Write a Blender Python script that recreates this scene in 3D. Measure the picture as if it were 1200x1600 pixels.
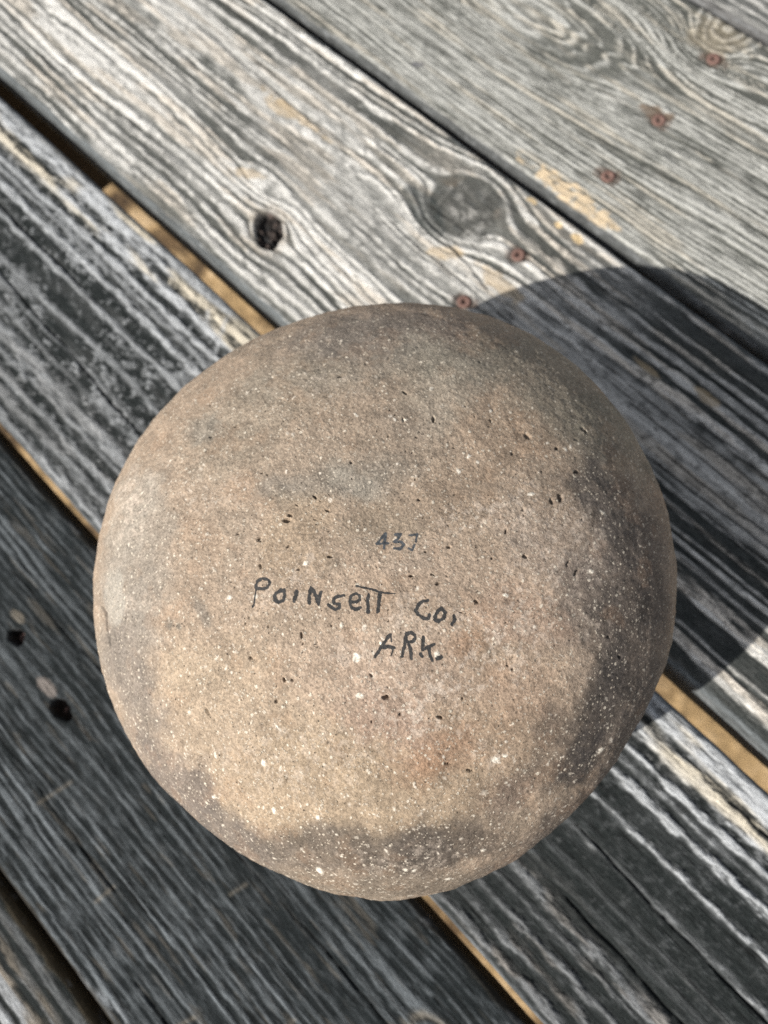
import bpy, bmesh, math
import numpy as np

# ------------------------------------------------------------------ camera, light, exposure
SC = bpy.context.scene
for o in list(bpy.data.objects):
    bpy.data.objects.remove(o)
COL = SC.collection

CAM_H = 0.375                                # phone held 37 cm above the deck
DOWN = np.array([136., 341., 1200.]); DOWN /= np.linalg.norm(DOWN)       # camera axes: x right, y down, z forward
BOARD = np.array([3161., 2960., -1200.]); BOARD -= DOWN * (BOARD @ DOWN); BOARD /= np.linalg.norm(BOARD)
WZ = -DOWN
WY = np.cross(WZ, BOARD)
ROT = np.stack([BOARD, WY, WZ])              # camera vector -> world (x along the boards, y across, z up)

from mathutils import Matrix, Vector
cam = bpy.data.cameras.new('camera')
cam.sensor_fit = 'VERTICAL'
cam.sensor_height = 9.8
cam.sensor_width = 7.35
cam.lens = 9.8 * 1200.0 / 1600.0
cam.clip_start = 0.01
cam.clip_end = 500
cam.dof.use_dof = True
cam.dof.focus_distance = 0.232
cam.dof.aperture_fstop = 2.6
cam_ob = bpy.data.objects.new('camera', cam)
COL.objects.link(cam_ob)
m = np.eye(4)
m[:3, 0] = ROT @ np.array([1., 0, 0])
m[:3, 1] = ROT @ np.array([0, -1., 0])
m[:3, 2] = ROT @ np.array([0, 0, -1.])
m[:3, 3] = (0, 0, CAM_H)
cam_ob.matrix_world = Matrix([list(r) for r in m])
SC.camera = cam_ob

SUN_AZ, SUN_EL = math.radians(79.1), math.radians(37.1)      # the way the light travels
light_dir = Vector((math.cos(SUN_EL) * math.cos(SUN_AZ), math.cos(SUN_EL) * math.sin(SUN_AZ), -math.sin(SUN_EL)))
sun = bpy.data.lights.new('sun', 'SUN')
sun.energy = 4.0
sun.angle = math.radians(0.53)
sun.color = (1.0, 0.95, 0.87)
sun_ob = bpy.data.objects.new('sun', sun)
sun_ob.rotation_euler = light_dir.to_track_quat('-Z', 'Y').to_euler()
sun_ob.location = (-0.5, -2, 2)
COL.objects.link(sun_ob)

world = bpy.data.worlds.new('World')
SC.world = world
world.use_nodes = True
wn = world.node_tree
sky = wn.nodes.new('ShaderNodeTexSky')
sky.sky_type = 'NISHITA'
sky.sun_disc = False
sky.sun_elevation = SUN_EL
sky.sun_rotation = math.atan2(-light_dir.x, -light_dir.y)
sky.air_density = 1.0
sky.dust_density = 1.2
sky.ozone_density = 1.0
wn.nodes['Background'].inputs['Strength'].default_value = 0.088
hazy = wn.nodes.new('ShaderNodeHueSaturation')      # thin milky haze: the shade is nearly neutral
hazy.inputs['Saturation'].default_value = 0.30
wn.links.new(sky.outputs[0], hazy.inputs['Color'])
wn.links.new(hazy.outputs[0], wn.nodes['Background'].inputs['Color'])

SC.view_settings.view_transform = 'Standard'
SC.view_settings.look = 'None'
SC.view_settings.exposure = 0.84
SC.view_settings.gamma = 1.0
SC.cycles.use_denoising = False

# ------------------------------------------------------------------ numpy noise
def _hash(ix, iy, seed):
    h = (ix.astype(np.int64) * 374761393 + iy.astype(np.int64) * 668265263 + seed * 2147483647) & 0xFFFFFFFF
    h = ((h ^ (h >> 13)) * 1274126177) & 0xFFFFFFFF
    h = ((h ^ (h >> 16)) * 2246822519) & 0xFFFFFFFF
    return ((h ^ (h >> 15)) & 0xFFFFFF).astype(np.float32) / 16777215.0

def vn(x, y, seed=0):
    """value noise, 0..1"""
    x = np.asarray(x, np.float32); y = np.asarray(y, np.float32)
    fx = np.floor(x); fy = np.floor(y)
    ix = fx.astype(np.int64); iy = fy.astype(np.int64)
    tx = x - fx; ty = y - fy
    tx = tx * tx * (3 - 2 * tx); ty = ty * ty * (3 - 2 * ty)
    a = _hash(ix, iy, seed); b = _hash(ix + 1, iy, seed)
    c = _hash(ix, iy + 1, seed); d = _hash(ix + 1, iy + 1, seed)
    return (a + (b - a) * tx) * (1 - ty) + (c + (d - c) * tx) * ty

def fbm(x, y, seed=0, octv=4, gain=0.5):
    s = 0; amp = 1; tot = 0
    for k in range(octv):
        s = s + amp * vn(x * 2 ** k + 17.3 * k, y * 2 ** k - 9.1 * k, seed + 31 * k)
        tot += amp; amp *= gain
    return s / tot

def sst(a, b, x):
    t = np.clip((x - a) / (b - a), 0, 1)
    return t * t * (3 - 2 * t)

def mix(a, b, t):
    return a * (1 - t)[:, None] + np.asarray(b, np.float32) * t[:, None] if np.ndim(b) <= 1 else a * (1 - t)[:, None] + b * t[:, None]

def lin(r, g, b):
    f = lambda c: (c / 255 / 12.92) if c <= 10 else ((c / 255 + 0.055) / 1.055) ** 2.4
    return np.array([f(r), f(g), f(b)], np.float32)

# ------------------------------------------------------------------ mesh helpers
def grid_mesh(name, co, nu, nv, wrap_v=False, caps=False, smooth=True):
    """co: (nu*nv,3) rows along u; quads between rows"""
    me = bpy.data.meshes.new(name)
    i = np.arange(nu - 1)[:, None]
    if wrap_v:
        j = np.arange(nv)[None, :]; j2 = (j + 1) % nv
    else:
        j = np.arange(nv - 1)[None, :]; j2 = j + 1
    q = np.stack([i * nv + j, (i + 1) * nv + j, (i + 1) * nv + j2, i * nv + j2], -1).reshape(-1, 4)
    nq = len(q)
    loops = q.ravel()
    starts = np.arange(nq) * 4
    tot = np.full(nq, 4)
    if caps:
        loops = np.concatenate([loops, np.arange(nv), ((nu - 1) * nv + np.arange(nv))[::-1]])
        starts = np.concatenate([starts, [nq * 4, nq * 4 + nv]])
        tot = np.concatenate([tot, [nv, nv]])
    me.vertices.add(len(co)); me.vertices.foreach_set('co', np.asarray(co, np.float32).ravel())
    me.loops.add(len(loops)); me.loops.foreach_set('vertex_index', loops.astype(np.int32))
    me.polygons.add(len(starts)); me.polygons.foreach_set('loop_start', starts.astype(np.int32))
    me.update(calc_edges=True)
    me.polygons.foreach_set('use_smooth', np.full(len(starts), smooth))
    me.validate()
    return me

def set_color(me, name, rgb):
    a = me.attributes.new(name, 'FLOAT_COLOR', 'POINT')
    c = np.ones((len(rgb), 4), np.float32); c[:, :3] = rgb
    a.data.foreach_set('color', c.ravel())

def set_float(me, name, v):
    a = me.attributes.new(name, 'FLOAT', 'POINT')
    a.data.foreach_set('value', np.asarray(v, np.float32).ravel())

def link(name, me, mat, parent=None, loc=(0, 0, 0)):
    o = bpy.data.objects.new(name, me)
    COL.objects.link(o)
    if mat: me.materials.append(mat)
    if parent: o.parent = parent
    o.location = loc
    return o

# ------------------------------------------------------------------ node helpers
def material(name):
    mt = bpy.data.materials.new(name)
    mt.use_nodes = True
    nt = mt.node_tree
    return mt, nt, nt.nodes['Principled BSDF']

def N(nt, kind, **kw):
    n = nt.nodes.new(kind)
    for k, v in kw.items():
        if k in n.inputs: n.inputs[k].default_value = v
        else: setattr(n, k, v)
    return n

def ramp(nt, fac, stops):
    r = nt.nodes.new('ShaderNodeValToRGB')
    el = r.color_ramp.elements
    el[0].position, el[0].color = stops[0][0], (*stops[0][1], 1)
    el[1].position, el[1].color = stops[-1][0], (*stops[-1][1], 1)
    for p, c in stops[1:-1]:
        e = el.new(p); e.color = (*c, 1)
    nt.links.new(fac, r.inputs[0])
    return r.outputs[0]

def mixc(nt, fac, a, b, mode='MIX'):
    n = nt.nodes.new('ShaderNodeMix'); n.data_type = 'RGBA'; n.blend_type = mode
    for s, v in ((0, fac), (6, a), (7, b)):
        if isinstance(v, bpy.types.NodeSocket): nt.links.new(v, n.inputs[s])
        elif s == 0: n.inputs[0].default_value = v
        else: n.inputs[s].default_value = (*v, 1)
    return n.outputs[2]

def math_n(nt, op, a, b=0.5, c=None):
    n = nt.nodes.new('ShaderNodeMath'); n.operation = op
    for s, v in ((0, a), (1, b), (2, c)):
        if v is None: continue
        if isinstance(v, bpy.types.NodeSocket): nt.links.new(v, n.inputs[s])
        else: n.inputs[s].default_value = v
    return n.outputs[0]

# weathered wood: colour laid down per vertex (growth rings, knots, algae), fibres and grain from nodes
WOOD, nt, bs = material('weathered_wood')
at = N(nt, 'ShaderNodeAttribute', attribute_name='wood_color')
tc = N(nt, 'ShaderNodeTexCoord')
mp = N(nt, 'ShaderNodeMapping'); mp.inputs['Scale'].default_value = (120, 1300, 700)
nt.links.new(tc.outputs['Object'], mp.inputs[0])
fib = N(nt, 'ShaderNodeTexNoise', Scale=1.0, Detail=5.0, Roughness=0.65)
nt.links.new(mp.outputs[0], fib.inputs['Vector'])
mp2 = N(nt, 'ShaderNodeMapping'); mp2.inputs['Scale'].default_value = (500, 900, 700)
nt.links.new(tc.outputs['Object'], mp2.inputs[0])
spk = N(nt, 'ShaderNodeTexNoise', Scale=1.0, Detail=4.0, Roughness=0.7)
nt.links.new(mp2.outputs[0], spk.inputs['Vector'])
f1 = ramp(nt, fib.outputs[0], [(0.3, (0.5, 0.5, 0.5)), (0.5, (1, 1, 1)), (0.72, (1.35, 1.35, 1.35))])
f2 = ramp(nt, spk.outputs[0], [(0.32, (0.68, 0.68, 0.68)), (0.5, (1, 1, 1)), (0.68, (1.2, 1.2, 1.2))])
c1 = mixc(nt, 1.0, at.outputs['Color'], f1, 'MULTIPLY')
c2 = mixc(nt, 1.0, c1, f2, 'MULTIPLY')
mp3 = N(nt, 'ShaderNodeMapping'); mp3.inputs['Scale'].default_value = (26, 620, 300)      # hairline checks along the grain
nt.links.new(tc.outputs['Object'], mp3.inputs[0])
chk = N(nt, 'ShaderNodeTexNoise', Scale=1.0, Detail=6.0, Roughness=0.6)
nt.links.new(mp3.outputs[0], chk.inputs['Vector'])
f3 = ramp(nt, chk.outputs[0], [(0.34, (0.30, 0.30, 0.30)), (0.41, (1, 1, 1)), (0.60, (1, 1, 1)), (0.72, (1.25, 1.25, 1.25))])
c2 = mixc(nt, 1.0, c2, f3, 'MULTIPLY')
nt.links.new(c2, bs.inputs['Base Color'])
bs.inputs['Roughness'].default_value = 0.8
bs.inputs['Specular IOR Level'].default_value = 0.12
bm_ = N(nt, 'ShaderNodeBump', Strength=0.8, Distance=0.0008)
nt.links.new(math_n(nt, 'ADD', fib.outputs[0], math_n(nt, 'ADD', spk.outputs[0], chk.outputs[0])), bm_.inputs['Height'])
nt.links.new(bm_.outputs[0], bs.inputs['Normal'])

# ------------------------------------------------------------------ deck
L_WHITE = np.array([0.55, 0.54, 0.515], np.float32)
L_COOL = np.array([0.40, 0.415, 0.43], np.float32)
D_BLACK = np.array([0.014, 0.017, 0.017], np.float32)
D_GREY = np.array([0.082, 0.085, 0.078], np.float32)
TAN = np.array([0.43, 0.335, 0.215], np.float32)
CREAM = np.array([0.50, 0.45, 0.36], np.float32)
BROWN = np.array([0.17, 0.12, 0.075], np.float32)

def knot_warp(u, v, knots):
    vv = v.copy()
    for ku, kv, a, el in knots:
        r2 = ((u - ku) / el) ** 2 + (v - kv) ** 2
        vv = kv + (vv - kv) * np.sqrt(np.clip(1 - a * a / np.maximum(r2, 1e-3), 0.0, 1)) if False else vv - (v - kv) * np.clip(a * a / np.maximum(r2, a * a), 0, 1)
    return vv

def rings(phi, seed, duty=0.6, var=0.25, soft=0.12, u=None):
    i = np.floor(phi); p = phi - i
    r1 = _hash(i.astype(np.int64), np.zeros_like(i, np.int64), seed)
    r2 = _hash(i.astype(np.int64), np.ones_like(i, np.int64), seed)
    d = np.clip(duty + var * (r1 - 0.5) * 2, 0.15, 0.92)
    s = sst(0, soft, p) * (1 - sst(d - soft, d + soft * 0.3, p))
    fade = 0.62 + 0.6 * sst(0.25, 0.75, fbm(u / 55, i * 7.77, seed + 3, 3)) if u is not None else 1.0
    return 1 - (1 - s) * np.clip(fade, 0, 1), r2, i

def line_crack(u, v, pts, wid, seed, wob=1.2):
    """thin dark checks following the grain; 1 in the crack"""
    out = np.zeros_like(u)
    for (u0, v0, u1, v1) in pts:
        t = np.clip((u - u0) / (u1 - u0), 0, 1)
        vl = v0 + (v1 - v0) * t + (fbm(u / 22, u * 0 + v0, seed, 3) - 0.5) * 2 * wob
        w = wid * (0.4 + fbm(u / 9, u * 0 + v1, seed + 5, 2)) * sst(0, 0.06, t) * (1 - sst(0.94, 1, t)) + 1e-4
        inside = (u > u0) & (u < u1)
        out = np.maximum(out, np.where(inside, np.exp(-((v - vl) / w) ** 2), 0))
    return out

def spot(u, v, cu, cv, ru, rv, seed=1, rag=0.5, ang=0.0, sc=6.0):
    c, s = math.cos(ang), math.sin(ang)
    du, dv = u - cu, v - cv
    a = (du * c + dv * s) / ru; b = (-du * s + dv * c) / rv
    d = np.sqrt(a * a + b * b) + (fbm(u / sc, v / sc, seed, 4) - 0.5) * 2 * rag
    return 1 - sst(0.75, 1.15, d)

def ragged(u, v, seed, a=0.25, lu=9.0, lv=1.6):
    return (fbm(u / lu, v / lv, seed, 4, 0.6) - 0.5) * 2 * a

# each plank function: (u along, v across in mm) -> colour, height in mm
def plank_light(u, v):                       # the board with the open knot hole
    hu, hv = -274.5, 121.5
    kn = [(hu, hv, 9.0, 1.3), (-198, 207, 19, 1.15), (-300, 143, 6, 3.0)]
    vv = knot_warp(u, v, kn)
    base = vv / 6.0 + (fbm(u / 150, vv / 30, 3, 3) - 0.5) * 2.2 + (fbm(u / 400, vv / 11, 4, 2) - 0.5) * 1.6
    s, r, i = rings(base + ragged(u, vv, 5, 0.24, 9, 2.0), 11, 0.66, 0.3, 0.16, u)
    # right of the bowl the rings run straighter and wider apart
    far = vv / 9.2 + (fbm(u / 260, vv / 40, 13, 2) - 0.5) * 1.2 + (fbm(u / 500, vv / 12, 14, 2) - 0.5) * 1.5
    s2, r2, i2 = rings(far + ragged(u, vv, 15, 0.20, 14, 2.4), 17, 0.50, 0.22, 0.12)
    bl = sst(-170, -120, u) * (1 - sst(185, 200, v) * (1 - sst(-120, -60, u)))
    s = s * (1 - bl) + s2 * bl; r = r * (1 - bl) + r2 * bl
    plain = np.maximum(spot(u, v, -360, 192, 95, 17, 7, 0.7, 0.0, 22), spot(u, v, -270, 168, 60, 13, 9, 0.6, 0.1, 16)) * 0.75
    right = spot(u, v, 20, 172, 190, 17, 8, 0.4, 0, 20) * 0.8
    s = s * (1 - plain) + plain * (0.66 + 0.5 * ragged(u, v, 61, 1.0, 30, 1.4))
    s = s * (1 - right) + right * (0.92 + 0.42 * ragged(u, v, 62, 1.0, 60, 1.6))
    # dark lichen bites out of the light wood
    mot = fbm(u / 6, v / 3.0, 21, 5, 0.66) + 0.5 * (fbm(u / 70, v / 22, 22, 3) - 0.5)
    bite = sst(0.52, 0.60, mot) * (0.35 + 0.6 * fbm(u / 45, v / 14, 23, 3))
    s = np.clip(s * (0.66 + 0.46 * r) * (1 - 0.72 * bite) + 0.10 * (mot - 0.3), 0, 1)
    dark = D_GREY[None] * (0.75 + 0.5 * r)[:, None]
    dark = mix(dark, D_BLACK * 1.4, sst(-180, -110, u) * 0.8)
    li = np.tile(L_WHITE * 1.12, (len(u), 1)) * (1 - 0.15 * sst(-180, -90, u) * sst(120, 150, v))[:, None]
    warm = sst(0.5, 0.66, fbm(u / 48, v / 5, 31, 4))
    li = mix(li, np.array([0.52, 0.455, 0.375]), warm * 0.6)
    c = dark * (1 - s)[:, None] + li * s[:, None]
    h = 1.3 * s - 0.85
    for q in [(-154.9, 202.9), (-157.4, 162.1)]:
        c = mix(c, np.array([0.07, 0.045, 0.035]), spot(u, v, q[0], q[1], 7.5, 5.5, 44, 0.4, 0.2, 4) * 0.75)
        h = h - 1.6 * spot(u, v, q[0], q[1], 5.4, 5.4, 44, 0.1, 0.0, 4)
    # tan bare streaks
    for q in [(-334, 186, 12, 6, 0.2), (-312, 140, 12, 4, 0.5), (-322, 188, 30, 2.5, 0.0), (-150, 183, 16, 5, -0.1), (-185, 178, 10, 5, 0.6), (-60, 196, 9, 2, 0), (-28, 203, 7, 3, 0)]:
        t = spot(u, v, q[0], q[1], q[2], q[3], 41, 0.55, q[4], 5)
        c = mix(c, TAN * 0.95, t * 0.62)
    for q in [(-172.6, 234, 4, 1.8), (-151, 231.5, 2.5, 1.6), (-137, 231.5, 4.5, 2.4)]:
        c = mix(c, np.array([0.62, 0.47, 0.27]), spot(u, v, q[0], q[1], q[2], q[3], 45, 0.5, 0, 3) * 0.85)
    # big sound knot: swirling dark burl with a pale halo
    r = np.sqrt(((u + 198) / 25) ** 2 + ((v - 206) / 22) ** 2) + 0.35 * (fbm(u / 15, v / 15, 75, 3) - 0.5)
    sw = fbm(u / 5 + 3 * fbm(u / 9, v / 9, 71, 2), v / 5, 72, 5, 0.6)
    kin = (1 - sst(0.5, 1.2, r + 0.6 * (sw - 0.5))) * 0.92
    kc = mix(np.tile(np.array([0.075, 0.075, 0.069], np.float32), (len(u), 1)), np.array([0.33, 0.32, 0.30]), sst(0.45, 0.68, sw) * (0.55 + 0.45 * np.sin(r * 16 + 6 * sw)))
    kc = mix(kc, BROWN, 0.35 * sst(0.5, 0.6, fbm(u / 12, v / 12, 74, 2)))
    c = mix(c, kc, kin)
    h = h * (1 - kin) + kin * (sw - 0.5) * 1.2
    cres = spot(u, v, -214, 190, 20, 8, 76, 0.3, -0.35, 6)
    c = mix(c, D_BLACK * 2.2, cres * 0.75)
    # open knot hole
    d = np.sqrt((((u - hu) * 0.8 - (v - hv) * 0.6) / 14.6) ** 2 + (((u - hu) * 0.6 + (v - hv) * 0.8) / 9.4) ** 2)
    d = d + 0.28 * (fbm(u / 5, v / 5, 81, 3) - 0.5)
    hole = 1 - sst(0.78, 1.0, d)
    hin = fbm(u / 2.6, v / 2.6, 82, 4)
    hal = (1 - sst(0.9, 1.5, d)) * (1 - hole)
    c = mix(c, np.array([0.22, 0.19, 0.155]), hal * 0.55)
    c = mix(c, np.array([0.022, 0.019, 0.018]) , hole)
    c = mix(c, np.array([0.16, 0.12, 0.105]), hole * sst(0.6, 0.75, hin) * 0.6)
    h = h - hole * (6.0 - 4.0 * sst(0.45, 0.75, hin))
    ck = line_crack(u, v, [(-90, 183, 220, 181), (-40, 158, 200, 166), (-25, 146, 160, 150), (-60, 175, 150, 174.5), (-30, 165, 150, 168.5), (-50, 190, 140, 189), (0, 154, 160, 157), (-230, 172, -95, 168), (-430, 196, -290, 190), (-560, 222, -390, 219), (-215, 187, -150, 176)], 0.55, 91)
    c = mix(c, D_BLACK, ck * 0.85); h = h - ck * 1.6
    return c, h

def plank_fine(u, v):                        # close straight grain, cathedral tongue at the top
    kn = [(-262, 335, 24, 2.9), (-165, 394, 19, 1.15)]
    vv = knot_warp(u, v, kn)
    dt = np.sqrt(((u + 262) / 2.9) ** 2 + (v - 335) ** 2) + 5 * (fbm(u / 22, v / 9, 9, 3) - 0.5)
    dk = np.sqrt(((u + 165) / 1.15) ** 2 + (v - 394) ** 2) + 7 * (fbm(u / 12, v / 8, 10, 3) - 0.5)
    ring = np.where(dk < 19, dk * 0.62 + 40, np.where(dt < 24, dt * 0.62, vv))
    phi = ring / 3.25 + (fbm(u / 120, v / 30, 6, 3) - 0.5) * 2.0 + (fbm(u / 400, v / 8, 7, 2) - 0.5) * 1.6
    phi = phi + ragged(u, v, 8, 0.24, 10, 1.2)
    s, r, i = rings(phi, 23, 0.58, 0.25, 0.22, u)
    mot = fbm(u / 10, v / 3, 25, 5, 0.62)
    cont = 0.55 + 0.35 * fbm(u / 70, v / 22, 26, 2) + 0.25 * sst(-120, -40, u) + 0.45 * sst(-245, -200, u) * sst(325, 350, v)
    s = 0.60 + (s * (0.75 + 0.4 * r) - 0.5) * cont * 1.35 + (mot - 0.5) * 0.9
    broad = spot(u, v, -232, 330, 48, 9, 27, 0.4, 0.0, 9)
    s = np.clip(s - 0.14 * sst(0.52, 0.62, fbm(u / 24, v / 9, 28, 4)), 0, 1)
    dark = np.tile(np.array([0.085, 0.088, 0.079], np.float32), (len(u), 1))
    li = mix(np.tile(np.array([0.42, 0.42, 0.395], np.float32), (len(u), 1)), np.array([0.46, 0.41, 0.33]), sst(0.52, 0.7, fbm(u / 60, v / 4, 33, 4)) * 0.55)
    c = dark * (1 - s)[:, None] + li * s[:, None]
    # dark ring lines of the tongue
    for k, (cu, ru, rv) in enumerate([(-262, 66, 22), (-262, 48, 14.5)]):
        d = np.sqrt(((u - cu) / ru) ** 2 + ((v - 331) / rv) ** 2) + ragged(u, v, 50 + k, 0.12, 12, 4)
        ln = np.exp(-((d - 1) / 0.1) ** 2) * sst(cu - 10, cu + 30, u)
        c = mix(c, np.array([0.12, 0.122, 0.11]), ln * 0.7)
    bro = spot(u, v, -166, 387, 20, 13, 35, 0.7, 0.0, 8)
    c = mix(c, np.array([0.24, 0.20, 0.14]), bro * 0.45)
    rust = spot(u, v, -160, 322, 13, 4, 36, 0.6, 0.2, 5)
    c = mix(c, np.array([0.12, 0.08, 0.05]), rust * 0.75)
    sap = spot(u, v, -158, 249.5, 29, 6.2, 37, 0.95, -0.04, 5) * (1 - 0.3 * mot)
    c = mix(c, np.array([0.56, 0.45, 0.31]), np.clip(sap * 1.2, 0, 1) * sst(0.30, 0.5, fbm(u / 5, v / 1.6, 47, 4, 0.6)))
    sm = spot(u, v, -290, 261.5, 4.5, 1.8, 38, 0.2, 0.5, 3)
    c = mix(c, np.array([0.07, 0.07, 0.085]), sm * 0.7)
    h = 0.7 * s - 0.3 + sap * 0.4
    for q in [(-157.4, 371.8), (-153.9, 319.6), (-151.0, 272.6)]:
        c = mix(c, np.array([0.085, 0.055, 0.04]), spot(u, v, q[0], q[1], 8.5, 5.5, 46, 0.5, 0.1, 4) * 0.7)
        h = h - 1.0 * spot(u, v, q[0], q[1], 5.2, 5.2, 46, 0.1, 0.0, 4)
    ck = line_crack(u, v, [(-330, 300, -120, 304), (-100, 352, 80, 350), (-160, 330, -90, 331), (-60, 275, 90, 277)], 0.4, 93)
    c = mix(c, D_BLACK * 2, ck * 0.6); h = h - ck
    return c, h

def stripes(u, v, lst, seed):
    s = np.zeros_like(u)
    for k, (v0, w, a, wob) in enumerate(lst):
        vl = v0 + (fbm(u / 70, u * 0 + k * 3.7, seed, 3) - 0.5) * 2 * wob + ragged(u, v, seed + k + 1, w * 1.25, 9, 2.2)
        am = a * (0.72 + 0.55 * fbm(u / 35, u * 0 + k * 9.1, seed + 60, 3))
        s = np.maximum(s, am * np.exp(-np.abs((v - vl) / w) ** 3))
    return s

def plank_black(u, v):                       # black algae between pale ridges
    lst = [(70, 4.0, 0.8, 0.8), (64, 2.3, 0.95, 1), (55, 3.0, 0.95, 1.3), (45, 1.8, 0.8, 1.2), (40, 1.5, 0.5, 1.5), (33, 2.2, 0.85, 1.2), (19.5, 1.7, 0.75, 1.5), (2, 1.7, 0.55, 2.4),
           (-10, 1.2, 0.35, 2.5), (-19, 1.6, 0.3, 2), (-29, 3.8, 0.62, 2), (-36, 1.6, 0.5, 2), (-44, 2.2, 0.55, 1.6), (-52, 2.6, 0.5, 1.6), (-61, 2.4, 0.62, 1.0)]
    s = stripes(u, v, lst, 101)
    mot = fbm(u / 8, v / 4.2, 111, 5, 0.64)
    big = fbm(u / 46, v / 17, 113, 3)
    spk_ = fbm(u / 2.6, v / 2.0, 118, 4, 0.65)
    bl = sst(0.54, 0.68, 0.55 * mot + 0.45 * spk_ + 0.7 * (big - 0.5)) * 0.42
    mid = np.exp(-((v - 10) / 22) ** 2)
    s = np.clip(np.maximum(s * (0.30 + 0.8 * mot + 0.6 * spk_) * (1 + 0.25 * sst(20, 80, u)), bl * (1 - 0.75 * sst(-20, 50, u)) + 0.27 * sst(0.57, 0.70, spk_) * (0.3 + mot)), 0, 1)
    s = s * (1 - 0.25 * mid)
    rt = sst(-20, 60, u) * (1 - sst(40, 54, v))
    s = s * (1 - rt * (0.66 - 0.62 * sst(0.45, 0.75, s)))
    dark = mix(np.tile(D_BLACK, (len(u), 1)), np.array([0.042, 0.045, 0.045]), sst(0.45, 0.68, fbm(u / 30, v / 6, 114, 4)) * (0.8 - 0.6 * sst(-20, 50, u)))
    li = mix(np.tile(L_COOL * (1.05), (len(u), 1)), CREAM * 1.1, sst(46, 56, v) * sst(0.42, 0.6, fbm(u / 55, v / 8, 115, 3)) * 0.95)
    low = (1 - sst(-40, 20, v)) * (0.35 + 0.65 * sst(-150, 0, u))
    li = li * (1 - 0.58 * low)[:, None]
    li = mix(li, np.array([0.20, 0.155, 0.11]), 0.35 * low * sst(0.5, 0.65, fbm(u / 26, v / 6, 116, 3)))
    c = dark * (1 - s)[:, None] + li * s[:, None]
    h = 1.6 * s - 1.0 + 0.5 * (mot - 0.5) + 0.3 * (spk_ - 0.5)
    # rubbed diagonal scratches
    for (u0, v0, u1, v1) in [(-250, 66, -240, 48), (-262, 62, -252, 52)]:
        t = np.clip(((u - u0) * (u1 - u0) + (v - v0) * (v1 - v0)) / ((u1 - u0) ** 2 + (v1 - v0) ** 2), 0, 1)
        d = np.hypot(u - u0 - t * (u1 - u0), v - v0 - t * (v1 - v0))
        c = mix(c, L_COOL, np.exp(-(d / 1.3) ** 2) * 0.6 * (0.5 + mot))
    ck = line_crack(u, v, [(60, 3, 330, -2), (-400, -4, -215, -15), (70, -22, 300, -27), (-520, 24, -330, 22), (100, 58, 150, 60)], 0.6, 121)
    c = mix(c, D_BLACK * 0.4, ck); h = h - 1.8 * ck
    return c, h

def plank_grey(u, v):                        # the dark blue-grey board
    kn = [(-150, -136, 4.0, 2.2), (77, -104, 6.0, 1.6)]
    vv = knot_warp(u, v, kn)
    phi = vv / 4.4 + (fbm(u / 150, vv / 30, 131, 3) - 0.5) * 2.4 + ragged(u, vv, 133, 0.35, 16, 1.5)
    s, r, i = rings(phi, 135, 0.55, 0.25, 0.25)
    mot = fbm(u / 9, v / 2.6, 137, 5, 0.62)
    big = fbm(u / 60, v / 20, 139, 3)
    s = np.clip(0.04 + s * (0.30 + 0.8 * r) * (0.25 + 1.3 * big) + (mot - 0.5) * 1.0, 0, 1.25)
    s = s * (0.75 + 0.35 * (1 - sst(-165, -120, v)) + 0.0)
    c = D_BLACK[None] * np.array([[0.70, 0.75, 0.82]]) * (1 - s)[:, None] + np.array([[0.112, 0.125, 0.135]]) * s[:, None]
    c = c.astype(np.float32)
    c = mix(c, np.array([0.13, 0.115, 0.095]), 0.3 * sst(0.64, 0.76, fbm(u / 22, v / 2.4, 141, 4)))
    h = 0.9 * s - 0.4
    pale = spot(u, v, -10, -201, 60, 3.2, 143, 0.8, 0, 5)
    c = mix(c, np.array([0.27, 0.29, 0.31]), pale * 0.55 * sst(0.42, 0.6, mot))
    for (u0, v0, u1, v1, a) in [(-124, -172, -120, -154, .35), (-70, -178, -69, -168, .45), (-5, -182, -2, -174, .4), (28, -152, 29, -142, .3), (-28, -130, -26, -122, .3), (40, -176, 42, -166, .3)]:
        t = np.clip(((u - u0) * (u1 - u0) + (v - v0) * (v1 - v0)) / ((u1 - u0) ** 2 + (v1 - v0) ** 2), 0, 1)
        d = np.hypot(u - u0 - t * (u1 - u0), v - v0 - t * (v1 - v0))
        c = mix(c, np.array([0.21, 0.185, 0.15]), np.exp(-(d / 0.9) ** 2) * a)
    # oval eye of a small knot near the edge
    d = np.sqrt(((u - 77) / 13) ** 2 + ((v + 104) / 7.5) ** 2) + 0.3 * (mot - 0.5)
    c = mix(c, np.array([0.19, 0.17, 0.14]), np.exp(-((d - 1) / 0.15) ** 2) * 0.6)
    # countersunk holes round the two sunken screws, with a pale splinter
    for (cu, cv, ru, rv) in [(-196.5, -131, 4.6, 4.0), (-150.5, -136.5, 6.0, 3.8)]:
        hl = spot(u, v, cu, cv, ru, rv, 145, 0.3, 0, 4)
        c = mix(c, np.array([0.030, 0.021, 0.017]), hl * 0.9); h = h - 7.0 * hl
    sp = spot(u, v, -165, -135, 7, 3.0, 147, 0.4, 0.1, 4)
    c = mix(c, np.array([0.20, 0.175, 0.16]), sp * 0.75)
    sp = spot(u, v, -205, -124, 5, 2.2, 148, 0.4, 0.1, 4)
    c = mix(c, np.array([0.20, 0.175, 0.14]), sp * 0.6)
    ck = line_crack(u, v, [(-260, -165, -60, -169), (-60, -116, 160, -112), (-230, -112, -90, -108), (60, -92, 180, -90), (-40, -186, 120, -183)], 0.45, 149)
    c = mix(c, D_BLACK * 0.3, ck * 0.9); h = h - 1.2 * ck
    return c, h

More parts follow.
